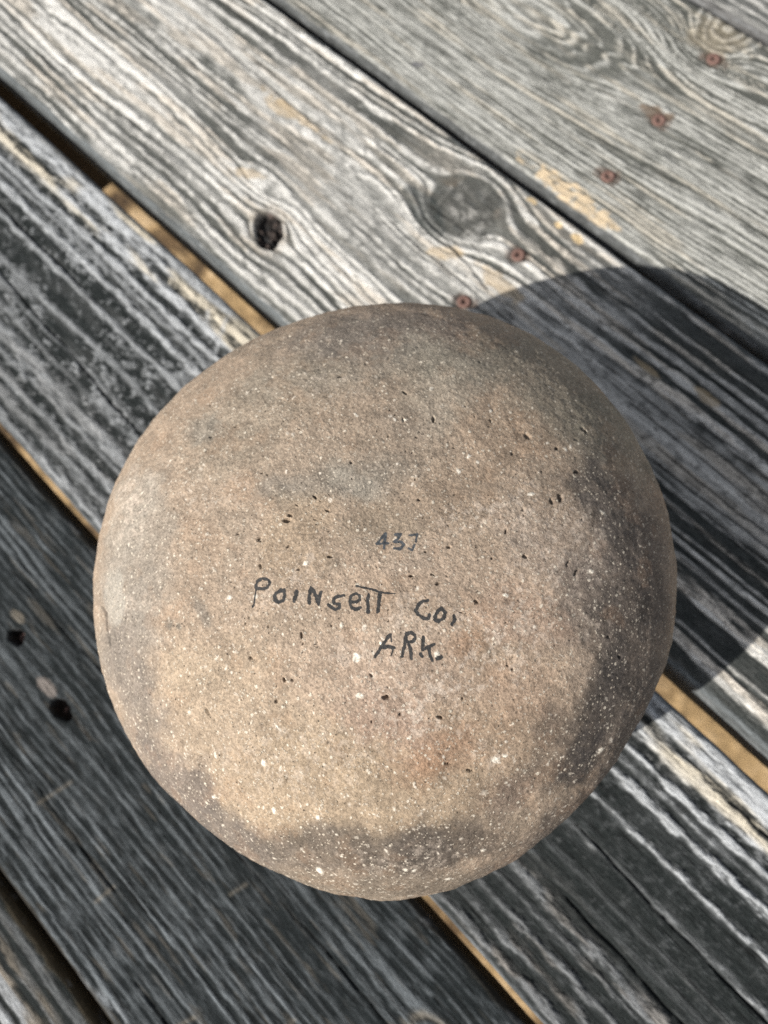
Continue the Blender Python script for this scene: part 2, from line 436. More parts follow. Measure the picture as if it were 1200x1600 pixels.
def plank_corner(u, v):                      # lower left corner
    phi = v / 7.5 + (fbm(u / 110, v / 25, 151, 3) - 0.5) * 2 + ragged(u, v, 153, 0.25)
    s, r, i = rings(phi, 155, 0.55, 0.2, 0.15)
    mot = fbm(u / 7, v / 3.5, 157, 5, 0.62)
    s = np.clip(s * (0.6 + 0.5 * r) * (0.4 + mot) * (1 - 0.75 * sst(-232, -222, v + 6 * (mot - 0.5))), 0, 1)
    c = D_BLACK[None] * (1 - s)[:, None] + mix(np.tile(L_COOL * 0.9, (len(u), 1)), np.array([0.36, 0.31, 0.25]), sst(0.5, 0.65, fbm(u / 40, v / 6, 159, 3))) * s[:, None]
    return c, 0.8 * s - 0.3

def plank_top(u, v):                         # upper right corner
    phi = v / 8 + (fbm(u / 80, v / 20, 161, 3) - 0.5) * 2 + ragged(u, v, 163, 0.3)
    s, r, i = rings(phi, 165, 0.5, 0.25, 0.15)
    mot = fbm(u / 7, v / 4, 167, 5, 0.62)
    s = np.clip((0.25 + s * (0.6 + 0.5 * r)) * (0.35 + mot) * (0.45 + 0.55 * sst(407, 418, v)), 0, 1)
    c = (D_BLACK * 1.6)[None] * (1 - s)[:, None] + L_WHITE[None] * s[:, None]
    return c, 0.7 * s - 0.3

THICK, RAD = 25.0, 4.5

def build_plank(v0, v1, ufine, func, side_rgb, parent, seed, lean=0.0, lift=0.0, cup=0.0):
    du, dv = 0.9, 0.7
    ua, ub = ufine
    us = np.concatenate([np.linspace(-900, ua, 60)[:-1], np.arange(ua, ub, du), np.linspace(ub, 650, 50)])
    nv = int((v1 - v0 - 2 * RAD) / dv)
    side_z = np.linspace(-THICK, -RAD, 9)[:-1]
    th = np.linspace(0, math.pi / 2, 9)[:-1]
    pv = np.concatenate([v0 - lean * (-RAD - side_z) / (THICK - RAD), v0 + RAD - RAD * np.cos(th), np.linspace(v0 + RAD, v1 - RAD, nv)])
    pz = np.concatenate([side_z, -RAD + RAD * np.sin(th), np.zeros(nv)])
    th2 = th[::-1]
    pv = np.concatenate([pv, v1 - RAD + RAD * np.cos(th2), np.full(len(side_z), v1)])
    pz = np.concatenate([pz, -RAD + RAD * np.sin(th2), side_z[::-1]])
    U = np.repeat(us, len(pv)).astype(np.float32); V = np.tile(pv, len(us)).astype(np.float32); Z = np.tile(pz, len(us)).astype(np.float32)
    # the edges of an old board are never dead straight
    edge = (fbm(U / 75, V * 0 + seed, seed + 1, 4) - 0.5) * 1.6
    wv = np.where(V < (v0 + v1) / 2, 1 - sst(v0, v0 + 14, V), sst(v1 - 14, v1, V))
    col, h = func(U, V)
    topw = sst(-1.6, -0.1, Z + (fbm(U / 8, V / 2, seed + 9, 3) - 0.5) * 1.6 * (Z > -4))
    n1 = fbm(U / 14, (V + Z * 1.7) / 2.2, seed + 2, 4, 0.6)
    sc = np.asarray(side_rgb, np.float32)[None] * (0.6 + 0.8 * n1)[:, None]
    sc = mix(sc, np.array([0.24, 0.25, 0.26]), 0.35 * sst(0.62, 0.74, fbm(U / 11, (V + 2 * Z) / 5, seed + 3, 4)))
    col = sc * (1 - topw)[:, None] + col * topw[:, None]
    c = (v0 + v1) / 2
    x = (V - c) / (v1 - v0) * 2
    Zs = Z + (h - 0.35) * topw + cup * x * x * (Z > -THICK + 1) + (n1 - 0.5) * 0.5 * (1 - topw) * (Z > -THICK + 1) + lift
    Zs = np.minimum(Zs, 0.15) if lift == 0 else Zs
    # worn surface under the pot stays below the level it stands on
    co = np.stack([U, V + edge * wv + (n1 - .5) * .5 * (1 - topw) * np.sign(V - c), Zs], -1) / 1000.0
    me = grid_mesh('plank', co, len(us), len(pv), wrap_v=True, caps=True)
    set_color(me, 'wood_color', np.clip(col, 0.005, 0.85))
    return link('plank', me, WOOD, parent)

deck = bpy.data.objects.new('deck', None); COL.objects.link(deck)
deck['kind'] = 'structure'
deck['label'] = 'weathered grey wooden deck boards under the clay bowl'

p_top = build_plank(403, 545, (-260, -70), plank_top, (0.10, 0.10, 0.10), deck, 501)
p_fine = build_plank(243.5, 399.5, (-450, 40), plank_fine, (0.075, 0.079, 0.08), deck, 511, 0.5)  # side colour darkened to stand in for sky light blocked at the gap
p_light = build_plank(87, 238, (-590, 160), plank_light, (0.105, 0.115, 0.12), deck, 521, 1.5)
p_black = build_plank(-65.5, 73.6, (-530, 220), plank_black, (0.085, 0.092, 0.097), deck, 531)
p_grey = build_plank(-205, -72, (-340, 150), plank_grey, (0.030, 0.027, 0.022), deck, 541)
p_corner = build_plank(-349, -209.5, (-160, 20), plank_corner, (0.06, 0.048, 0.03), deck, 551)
p_top['label'] = 'dark plank at the upper right corner'
p_fine['label'] = 'fine-grained grey plank with three rusty screws'
p_light['label'] = 'pale plank with an open knot hole and a big knot'
p_black['label'] = 'black-stained plank with pale ridges under the bowl'
p_grey['label'] = 'dark blue-grey plank at the lower left'
p_corner['label'] = 'pale striped plank at the lower left corner'

# framing below, seen as black through the gaps
FRAME, nt, bs = material('dark_framing')
ns = N(nt, 'ShaderNodeTexNoise', Scale=40.0, Detail=6.0)
nt.links.new(ramp(nt, ns.outputs[0], [(0.3, (0.012, 0.010, 0.008)), (0.7, (0.05, 0.04, 0.03))]), bs.inputs['Base Color'])
bs.inputs['Roughness'].default_value = 0.9

def box(name, lo, hi, mat, parent):
    b = bmesh.new()
    bmesh.ops.create_cube(b, size=1.0)
    for vtx in b.verts:
        vtx.co = Vector([(lo[k] + hi[k]) / 2 + vtx.co[k] * (hi[k] - lo[k]) for k in range(3)])
    bmesh.ops.bevel(b, geom=list(b.edges), offset=0.003, segments=2, affect='EDGES')
    me = bpy.data.meshes.new(name); b.to_mesh(me); b.free()
    return link(name, me, mat, parent)
box('joist', (-0.174, -0.345, -0.167), (-0.136, 0.54, -0.0265), FRAME, deck)
box('beam', (-0.68, -0.345, -0.167), (-0.537, 0.54, -0.0265), FRAME, deck)
box('joist', (0.42, -0.345, -0.167), (0.458, 0.54, -0.0265), FRAME, deck)

# ------------------------------------------------------------------ rusty deck screws
RUST, nt, bs = material('rusty_steel')
tc = N(nt, 'ShaderNodeTexCoord')
ns = N(nt, 'ShaderNodeTexNoise', Scale=900.0, Detail=5.0, Roughness=0.65)
nt.links.new(tc.outputs['Object'], ns.inputs['Vector'])
nt.links.new(ramp(nt, ns.outputs[0], [(0.3, (0.05, 0.030, 0.025)), (0.5, (0.13, 0.078, 0.066)), (0.72, (0.25, 0.165, 0.14))]), bs.inputs['Base Color'])
bs.inputs['Roughness'].default_value = 0.9
bs.inputs['Specular IOR Level'].default_value = 0.1
bp = N(nt, 'ShaderNodeBump', Strength=0.6, Distance=0.0003)
nt.links.new(ns.outputs[0], bp.inputs['Height']); nt.links.new(bp.outputs[0], bs.inputs['Normal'])

def screw_mesh():
    seg = 36
    prof = [(0, -1.6), (1.35, -1.6), (1.45, 0.25), (2.6, 0.42), (3.7, 0.28), (4.2, -0.1), (4.25, -0.5), (2.0, -3.5), (1.6, -8)]
    a = np.arange(seg) / seg * 2 * np.pi
    co = []
    for k, (r, z) in enumerate(prof):
        rr = r * np.ones(seg)
        if k in (1, 2): rr = r * (1 + 0.22 * np.cos(6 * a))      # six-lobe drive recess
        if k == 0: rr = rr + 0.02
        co.append(np.stack([rr * np.cos(a), rr * np.sin(a), np.full(seg, z)], -1))
    co = np.concatenate(co) / 1000
    me = grid_mesh('screw', co, len(prof), seg, wrap_v=True, caps=True, smooth=True)
    me.materials.append(RUST)
    return me
SCREW = screw_mesh()
for (u, v, z, p, rot, tilt) in [(-157.4, 371.8, 0.2, p_fine, 0.3, 0.02), (-153.9, 319.6, -0.1, p_fine, 0.9, 0.05), (-151.0, 272.6, 0.1, p_fine, 1.4, -0.04),
                          (-154.9, 202.9, -0.5, p_light, 0.2, 0.06), (-157.4, 162.1, -0.6, p_light, 0.7, 0.0),
                          (-195.5, -130.0, -7.0, p_grey, 0.5, 0.35), (-149.5, -136.5, -8.4, p_grey, 1.2, 0.2)]:
    s = link('screw', SCREW, None, p, (u / 1000, v / 1000, z / 1000))
    s.rotation_euler = (tilt, tilt * 0.5, rot)
    s.scale = (0.92, 0.92, 1.0) if p is not p_grey else (0.72, 0.72, 1.0)

# ------------------------------------------------------------------ ground below the deck
GROUND, nt, bs = material('dry_earth')
tc = N(nt, 'ShaderNodeTexCoord')
n1 = N(nt, 'ShaderNodeTexNoise', Scale=22.0, Detail=8.0, Roughness=0.65)
n2 = N(nt, 'ShaderNodeTexNoise', Scale=11.0, Detail=4.0)
for k in (n1, n2): nt.links.new(tc.outputs['Object'], k.inputs['Vector'])
ca = ramp(nt, n1.outputs[0], [(0.32, (0.10, 0.065, 0.03)), (0.5, (0.33, 0.22, 0.105)), (0.7, (0.52, 0.38, 0.23))])
cb = ramp(nt, n2.outputs[0], [(0.38, (0.28, 0.24, 0.20)), (0.55, (1, 1, 1))])
nt.links.new(mixc(nt, 1.0, ca, cb, 'MULTIPLY'), bs.inputs['Base Color'])
bs.inputs['Roughness'].default_value = 0.95
bp = N(nt, 'ShaderNodeBump', Strength=0.8, Distance=0.02)
nt.links.new(n1.outputs[0], bp.inputs['Height']); nt.links.new(bp.outputs[0], bs.inputs['Normal'])
g = np.concatenate([np.linspace(-60, -2, 30)[:-1], np.linspace(-2, 2, 90), np.linspace(2, 60, 30)[1:]])
GX, GY = np.meshgrid(g, g, indexing='ij')
gx, gy = GX.ravel(), GY.ravel()
gz = -0.62 + 0.03 * (fbm(gx / 0.3, gy / 0.3, 601, 4) - 0.5)
go = link('ground', grid_mesh('ground', np.stack([gx, gy, gz], -1), len(g), len(g)), GROUND)
go['kind'] = 'structure'
go['label'] = 'dry brown earth showing through the gaps between the boards'

# ------------------------------------------------------------------ the clay bowl, standing upside down
BC = np.array([-66.1, 16.7]); BR = 113.5; HW = 76.3; BTOP = 64.8; PEXP = 2.15; BLOW = 115.4      # mm
# the hand-built wall is not quite round: cosine and sine terms of its outline
LOBES = [-0.00124, -0.00448, 0.00647, -0.00776, -0.00831, -0.00448, -0.01065, -0.0025, 0.0014, -0.0055, -0.00006]

def lobes(a):
    return 1 + LOBES[0] + sum(LOBES[2 * k - 1] * np.cos(k * a) + LOBES[2 * k] * np.sin(k * a) for k in range(1, 6))

def bowl_at(px, py):
    """where the sight line through a photo pixel meets the bowl: plan position in mm from the bowl's axis"""
    d = ROT @ np.array([px - 600., py - 800., 1200.]); d = d / np.linalg.norm(d)
    o = np.array([-BC[0], -BC[1], CAM_H * 1000])
    def F(t):
        p = o + d * t[:, None]
        r = np.hypot(p[:, 0], p[:, 1]) / (BR * lobes(np.arctan2(p[:, 1], p[:, 0])))
        return r ** PEXP + np.abs((p[:, 2] - HW) / BTOP) ** PEXP - 1
    t = np.linspace(180, 420, 961); f = F(t)
    k = np.argmax(f < 0) if (f < 0).any() else int(np.argmin(f))
    if k > 0 and f[k] < 0:
        t = np.linspace(t[k - 1], t[k], 101); f = F(t); k = int(np.argmax(f < 0))
    return (o + d * t[k])[:2]

# profile: from the middle of the base out, down to the rim, then up the inside
def sup(a):
    c, q = max(math.cos(a), 1e-6), math.sin(a)
    return BR * c ** (2 / PEXP), HW + (BTOP * q ** (2 / PEXP) if q > 0 else BLOW * q)
fine_a = np.linspace(math.pi / 2, 0, 6000)
fine_p = np.array([sup(a) for a in fine_a])
fine_s = np.concatenate([[0], np.cumsum(np.linalg.norm(np.diff(fine_p, axis=0), axis=1))])
steps = [0.15]
while steps[-1] < fine_s[-1] - 0.2:
    steps.append(steps[-1] + (0.3 if steps[-1] < 66 else 0.5))
prof = [(float(np.interp(q, fine_s, fine_p[:, 0])), float(np.interp(q, fine_s, fine_p[:, 1]))) for q in steps]
prof += [sup(a) for a in np.arange(-0.006, -0.12, -0.006)]
zend = prof[-1][1]
for t in np.linspace(0, 1, 26)[1:]:
    z = zend * (1 - t) + 2.0 * t
    prof.append((BR * math.sqrt(1 - ((HW - z) / BLOW) ** 2), z))
rr_, zz_ = prof[-1]
prof += [(rr_ - 0.6, 0.9), (rr_ - 2.5, 0.35), (rr_ - 5.0, 0.9), (rr_ - 6.0, 2.2)]
for t in np.linspace(0.03, 1, 24):
    a = -math.asin(min(1, (HW - 2) / BLOW)) * (1 - t) + (math.pi / 2 - 0.01) * t
    prof.append(((BR - 7.5) * math.cos(a), HW + ((BTOP - 8) if a > 0 else BLOW - 8) * math.sin(a)))
prof = np.array(prof)
NR, NS = len(prof), 1300
n_out = NR - 28
phi = np.arange(NS) / NS * 2 * np.pi
Rr = np.repeat(prof[:, 0], NS); Zz = np.repeat(prof[:, 1], NS); PH = np.tile(phi, NR)
# surface normals of the smooth form
tang = np.gradient(prof, axis=0)
nrm = np.stack([-tang[:, 1], tang[:, 0]], -1); nrm /= np.linalg.norm(nrm, axis=1)[:, None] + 1e-9
NRr = np.repeat(nrm[:, 0], NS); NRz = np.repeat(nrm[:, 1], NS)
outer = np.repeat(np.arange(NR) < n_out, NS)
SCL = lobes(PH)
X = Rr * np.cos(PH) * SCL; Y = Rr * np.sin(PH) * SCL
# texture plane: arc length outward keeps blotches and grit the same size all over
arc = np.concatenate([[0], np.cumsum(np.linalg.norm(np.diff(prof, axis=0), axis=1))])
AL = np.repeat(arc, NS)
TX = (AL * np.cos(PH)).astype(np.float32); TY = (AL * np.sin(PH)).astype(np.float32)

col = np.tile(np.array([0.325, 0.245, 0.178], np.float32), (len(X), 1))
dome = outer & (Zz > 20)

wx = (fbm(X / 14, Y / 14, 701, 4) - 0.5) * 2
wy = (fbm(X / 14, Y / 14, 702, 4) - 0.5) * 2
fx = (fbm(X / 3, Y / 3, 703, 3) - 0.5) * 2
fy = (fbm(X / 3, Y / 3, 704, 3) - 0.5) * 2

brk = fbm(TX / 4.0, TY / 4.0, 706, 5, 0.65)
def jac(px, py):
    p0 = bowl_at(px, py)
    e = 6.0
    a = (bowl_at(px + e, py) - bowl_at(px - e, py)) / (2 * e); b = (bowl_at(px, py + e) - bowl_at(px, py - e)) / (2 * e)
    M = np.stack([a, b], 1)
    return p0, np.linalg.inv(M + 1e-9 * np.eye(2))

def blot(px, py, rx, ry, ang=0, warp=0.45, hard=0.5):
    """stain centred on a point of the bowl, radii as seen by the photographer"""
    p0, J = jac(px, py)
    k = np.array([rx, ry])
    dx = X - p0[0]; dy = Y - p0[1]
    ex = J[0, 0] * dx + J[0, 1] * dy; ey = J[1, 0] * dx + J[1, 1] * dy
    c, s = math.cos(math.radians(ang)), math.sin(math.radians(ang))
    sc_ = min(1.0, 90.0 / max(rx, ry)) * 0.6 + 0.4
    a = (ex * c + ey * s) / rx + (wx * 1.5 + fx * 0.7) * warp * sc_
    b = (-ex * s + ey * c) / ry + (wy * 1.5 + fy * 0.7) * warp * sc_
    d = np.sqrt(a * a + b * b)
    return np.clip((1 - sst(1 - hard, 1 + hard, d)) * (0.55 + 0.9 * brk), 0, 1) * dome

STAINS = [
    # x, y, rx, ry, angle, colour, strength
    (420, 1140, 200, 150, 20, (0.330, 0.252, 0.175), 0.85),
    (560, 1230, 230, 90, 0, (0.325, 0.243, 0.158), 0.75),
    (740, 1130, 150, 120, 0, (0.325, 0.228, 0.150), 0.65),
    (640, 1060, 120, 70, 0, (0.310, 0.232, 0.178), 0.5),
    (600, 700, 240, 110, 0, (0.285, 0.225, 0.170), 0.6),
    (430, 620, 150, 60, -30, (0.270, 0.232, 0.180), 0.6),
    (520, 575, 130, 40, -8, (0.200, 0.185, 0.155), 0.5),
    (640, 520, 190, 38, 3, (0.175, 0.150, 0.135), 0.65),
    (870, 590, 120, 70, 40, (0.190, 0.178, 0.142), 0.7),
    (960, 680, 60, 90, -20, (0.180, 0.172, 0.136), 0.6),
    (690, 610, 50, 70, 10, (0.300, 0.275, 0.225), 0.5),
    (790, 680, 70, 60, 0, (0.345, 0.245, 0.165), 0.5),
    (520, 755, 95, 30, -12, (0.185, 0.168, 0.143), 0.6),
    (560, 760, 45, 25, 20, (0.260, 0.245, 0.210), 0.5),
    (440, 770, 40, 30, 0, (0.185, 0.168, 0.146), 0.55),
    (320, 670, 30, 20, -20, (0.180, 0.175, 0.155), 0.55),
    (630, 865, 60, 28, 10, (0.200, 0.175, 0.150), 0.6),
    (590, 835, 60, 40, 0, (0.290, 0.225, 0.155), 0.4),
    (460, 830, 50, 60, 0, (0.345, 0.255, 0.165), 0.5),
    (215, 870, 52, 120, 12, (0.245, 0.215, 0.182), 0.7),
    (190, 960, 45, 130, 0, (0.240, 0.215, 0.188), 0.7),
    (200, 790, 30, 60, 15, (0.350, 0.315, 0.270), 0.6),
    (205, 1080, 34, 110, -14, (0.165, 0.142, 0.126), 0.75),
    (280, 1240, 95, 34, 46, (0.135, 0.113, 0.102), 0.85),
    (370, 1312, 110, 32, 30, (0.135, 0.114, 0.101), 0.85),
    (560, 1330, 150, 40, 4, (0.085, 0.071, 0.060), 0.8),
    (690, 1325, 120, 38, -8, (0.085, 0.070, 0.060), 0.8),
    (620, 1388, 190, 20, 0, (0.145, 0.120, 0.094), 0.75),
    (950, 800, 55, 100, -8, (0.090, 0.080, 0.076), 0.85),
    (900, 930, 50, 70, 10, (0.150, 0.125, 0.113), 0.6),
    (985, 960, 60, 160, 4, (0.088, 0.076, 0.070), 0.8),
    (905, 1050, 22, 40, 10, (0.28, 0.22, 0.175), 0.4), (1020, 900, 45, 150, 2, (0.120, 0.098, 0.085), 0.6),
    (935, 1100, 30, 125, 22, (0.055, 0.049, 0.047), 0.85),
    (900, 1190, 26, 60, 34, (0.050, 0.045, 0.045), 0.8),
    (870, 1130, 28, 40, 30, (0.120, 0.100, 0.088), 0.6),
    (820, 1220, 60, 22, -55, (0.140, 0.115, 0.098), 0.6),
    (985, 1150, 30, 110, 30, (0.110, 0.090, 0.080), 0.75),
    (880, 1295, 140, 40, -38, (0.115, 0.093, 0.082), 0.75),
    (735, 1010, 34, 18, -8, (0.260, 0.140, 0.070), 0.5),
    (870, 870, 80, 60, 30, (0.330, 0.262, 0.215), 0.45),
    (905, 900, 24, 34, 0, (0.115, 0.095, 0.083), 0.5),
    (800, 1240, 50, 26, -30, (0.150, 0.095, 0.068), 0.4),
    (316, 955, 9, 26, -25, (0.170, 0.155, 0.135), 0.6),
    (265, 975, 6, 9, 0, (0.120, 0.120, 0.110), 0.7),
    (281, 978, 5, 6, 0, (0.130, 0.130, 0.115), 0.6),
]
STAINS += [
    (600, 1120, 70, 46, 10, (0.320, 0.212, 0.158), 0.7), (690, 1180, 80, 36, -20, (0.300, 0.175, 0.105), 0.65), (820, 1080, 50, 50, 0, (0.330, 0.232, 0.165), 0.6), (640, 1210, 60, 26, 0, (0.29, 0.175, 0.105), 0.5),
    (520, 1000, 80, 30, 0, (0.335, 0.255, 0.192), 0.5), (800, 960, 70, 40, 20, (0.335, 0.228, 0.165), 0.6), (690, 770, 70, 36, -15, (0.330, 0.240, 0.165), 0.5),
    (545, 640, 80, 40, 10, (0.300, 0.228, 0.165), 0.5), (640, 660, 40, 30, 0, (0.235, 0.190, 0.150), 0.5), (470, 700, 60, 36, 0, (0.305, 0.240, 0.180), 0.4),
    (700, 900, 60, 40, 30, (0.270, 0.220, 0.175), 0.4), (360, 850, 50, 50, 0, (0.315, 0.250, 0.190), 0.4), (810, 820, 34, 50, 10, (0.365, 0.300, 0.245), 0.4),
    (580, 1060, 150, 60, 0, (0.365, 0.268, 0.200), 0.5), (660, 900, 150, 60, 0, (0.335, 0.248, 0.182), 0.4), (640, 980, 46, 24, 0, (0.375, 0.300, 0.235), 0.4), (750, 850, 40, 30, 0, (0.335, 0.255, 0.185), 0.5), (300, 1050, 40, 60, 0, (0.320, 0.248, 0.172), 0.5), (690, 560, 90, 30, 10, (0.20, 0.195, 0.16), 0.5), (560, 520, 90, 24, -8, (0.155, 0.140, 0.125), 0.5),
]
big = fbm(TX / 30, TY / 30, 711, 4)
med = fbm(TX / 7, TY / 7, 712, 4, 0.6)
col = mix(col, np.array([0.235, 0.190, 0.145]), sst(0.5, 0.68, big) * 0.6)
for (px, py, rx, ry, an, rgb, k) in STAINS:
    w = blot(px, py, rx, ry, an)
    col = mix(col, np.array(rgb), w * k)
col = col * (0.64 + 0.46 * med)[:, None] * np.array([[1.03, 1.0, 0.95]], np.float32)
fine = fbm(TX / 0.9, TY / 0.9, 713, 3, 0.6)
col = col * (0.62 + 0.76 * fine)[:, None]
col = mix(col, col.mean(1)[:, None] * np.array([[1.04, 1.0, 0.95]], np.float32), np.full(len(X), 0.22, np.float32))
col = mix(col, np.array([0.33, 0.19, 0.105]), 0.12 * sst(0.58, 0.72, fbm(TX / 11, TY / 11, 714, 5, 0.6)) * outer)

# scuffed places where the skin is rubbed pale
web = fbm(TX / 1.7, TY / 1.7, 715, 4, 0.62)
for (px, py, rx, ry, k) in [(740, 800, 45, 40, .8), (830, 790, 50, 40, .7), (690, 970, 60, 40, .6), (650, 1090, 70, 40, .7), (480, 885, 40, 34, .6), (330, 760, 40, 34, .6), (205, 785, 26, 40, .9),
                            (775, 1185, 34, 18, .6), (560, 1030, 60, 30, .5), (800, 1000, 60, 60, .7), (900, 850, 40, 60, .6), (730, 1060, 70, 30, .7), (400, 930, 60, 30, .5), (180, 930, 20, 50, .8),
                            (840, 900, 40, 50, .6), (560, 760, 36, 18, .6), (690, 1130, 90, 30, .6), (520, 600, 80, 24, .4), (640, 1345, 120, 30, .4), (450, 1180, 140, 60, .4), (930, 950, 30, 60, .5)]:
    col = mix(col, np.array([0.46, 0.39, 0.325]), blot(px, py, rx, ry, 0, 0.6, 0.6) * k * sst(0.52, 0.66, web) * 0.75)
# darker band on the lower wall towards the lower left
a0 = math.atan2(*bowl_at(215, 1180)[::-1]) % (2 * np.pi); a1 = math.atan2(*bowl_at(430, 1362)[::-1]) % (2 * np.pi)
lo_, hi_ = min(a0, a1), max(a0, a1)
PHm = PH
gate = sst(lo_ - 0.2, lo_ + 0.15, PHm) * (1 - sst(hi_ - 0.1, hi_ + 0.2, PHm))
dark_band = (1 - sst(HW + 6, HW + 22, Zz + 10 * (big - 0.5))) * gate * outer
col = mix(col, np.array([0.075, 0.062, 0.055]), dark_band * 0.75)

# relief in mm, outward
hgt = (fbm(TX / 60, TY / 60, 721, 2) - 0.5) * 2.4 + (fbm(TX / 13, TY / 13, 722, 3) - 0.5) * 1.0 + (fbm(TX / 5.5, TY / 5.5, 724, 3) - 0.5) * 0.45 + (fbm(TX / 2.6, TY / 2.6, 723, 3) - 0.5) * 0.42 + (fine - 0.5) * 0.26
hgt *= sst(0, 1, outer.astype(np.float32))

rng = np.random.default_rng(7)
RAGG = fbm(TX / 0.8, TY / 0.8, 731, 2).reshape(NR, NS)
col2 = col.reshape(NR, NS, 3); h2 = hgt.reshape(NR, NS)
TX2 = TX.reshape(NR, NS); TY2 = TY.reshape(NR, NS); X2 = X.reshape(NR, NS); Y2 = Y.reshape(NR, NS)
r_arc = prof[:n_out, 0]

def stamp(px_arc, ang, ra, rb, rot, fn):
    """fn(weight, slice) over the vertices round one grain; arc/angle give the place on the wall"""
    rad = np.interp(px_arc, arc[:n_out], r_arc)
    R_ = max(ra, rb) * 1.3
    i0 = np.searchsorted(arc[:n_out], px_arc - R_); i1 = np.searchsorted(arc[:n_out], px_arc + R_) + 1
    i1 = min(i1, n_out)
    if i1 <= i0: return
    nj = int(R_ / max(rad, 0.5) / (2 * np.pi) * NS) + 2
    if nj * 2 + 1 >= NS: return
    j0 = int(ang / (2 * np.pi) * NS)
    jj = np.arange(j0 - nj, j0 + nj + 1)
    da = arc[i0:i1][:, None] - px_arc
    dt = (jj[None, :] / NS * 2 * np.pi - ang) * r_arc[i0:i1][:, None]
    c, s = math.cos(rot), math.sin(rot)
    a = (da * c + dt * s) / ra; b = (-da * s + dt * c) / rb
    ix0 = np.ix_(np.arange(i0, i1), jj % NS)
    d = np.sqrt(a * a + b * b) + (RAGG[ix0] - 0.5) * 0.9
    w = 1 - sst(0.6, 1.1, d)
    ix = np.ix_(np.arange(i0, i1), jj % NS)
    fn(w, ix)

amax = arc[:n_out][-1]
def rand_place():
    while True:
        a = rng.uniform(0, amax); r = np.interp(a, arc[:n_out], r_arc)
        if rng.uniform(0, BR) < r and a > 3: break
    return a, rng.uniform(0, 2 * np.pi)

LD = np.array([light_dir.x, light_dir.y]); LD /= np.linalg.norm(LD)
# crushed shell temper: pale flakes
for k in range(7000):
    a, t = rand_place()
    near = 0.5 - 0.5 * (math.cos(t) * LD[0] + math.sin(t) * LD[1])
    if rng.uniform() > 0.35 + 0.65 * near * min(1, a / 60): continue
    sz = 0.22 + 0.16 * rng.exponential()
    sz = min(sz, 1.3)
    el = rng.uniform(0.14, 0.9)
    sz = sz * (1.5 if el < 0.35 else 1.0)
    br = rng.uniform(0.45, 1.0)
    def f(w, ix, br=br, sz=sz):
        w = w * br
        col2[ix] = col2[ix] * (1 - w[..., None]) + np.array([0.58, 0.52, 0.44]) * w[..., None]
        h2[ix] += w * min(0.10, 0.12 * sz)
    stamp(a, t, sz, sz * el, rng.uniform(0, 3.14), f)
# leached voids: small dark pits
for k in range(1500):
    a, t = rand_place()
    if rng.uniform() > (0.9 if a < 85 else 0.25): continue
    sz = min(0.2 + 0.2 * rng.exponential(), 1.1)
    el = rng.uniform(0.25, 0.8)
    def f(w, ix, sz=sz):
        h2[ix] -= w * min(0.9, 1.0 * sz)
        col2[ix] = col2[ix] * (1 - 0.3 * w[..., None])
    stamp(a, t, sz, sz * el, rng.uniform(0, 3.14), f)

def arc_ang(px, py):
    p = bowl_at(px, py)
    r = math.hypot(*p) / float(lobes(math.atan2(p[1], p[0])))
    return float(np.interp(min(r, BR * 0.999), r_arc[:np.argmax(r_arc)], arc[:np.argmax(r_arc)])), math.atan2(p[1], p[0]) % (2 * np.pi)

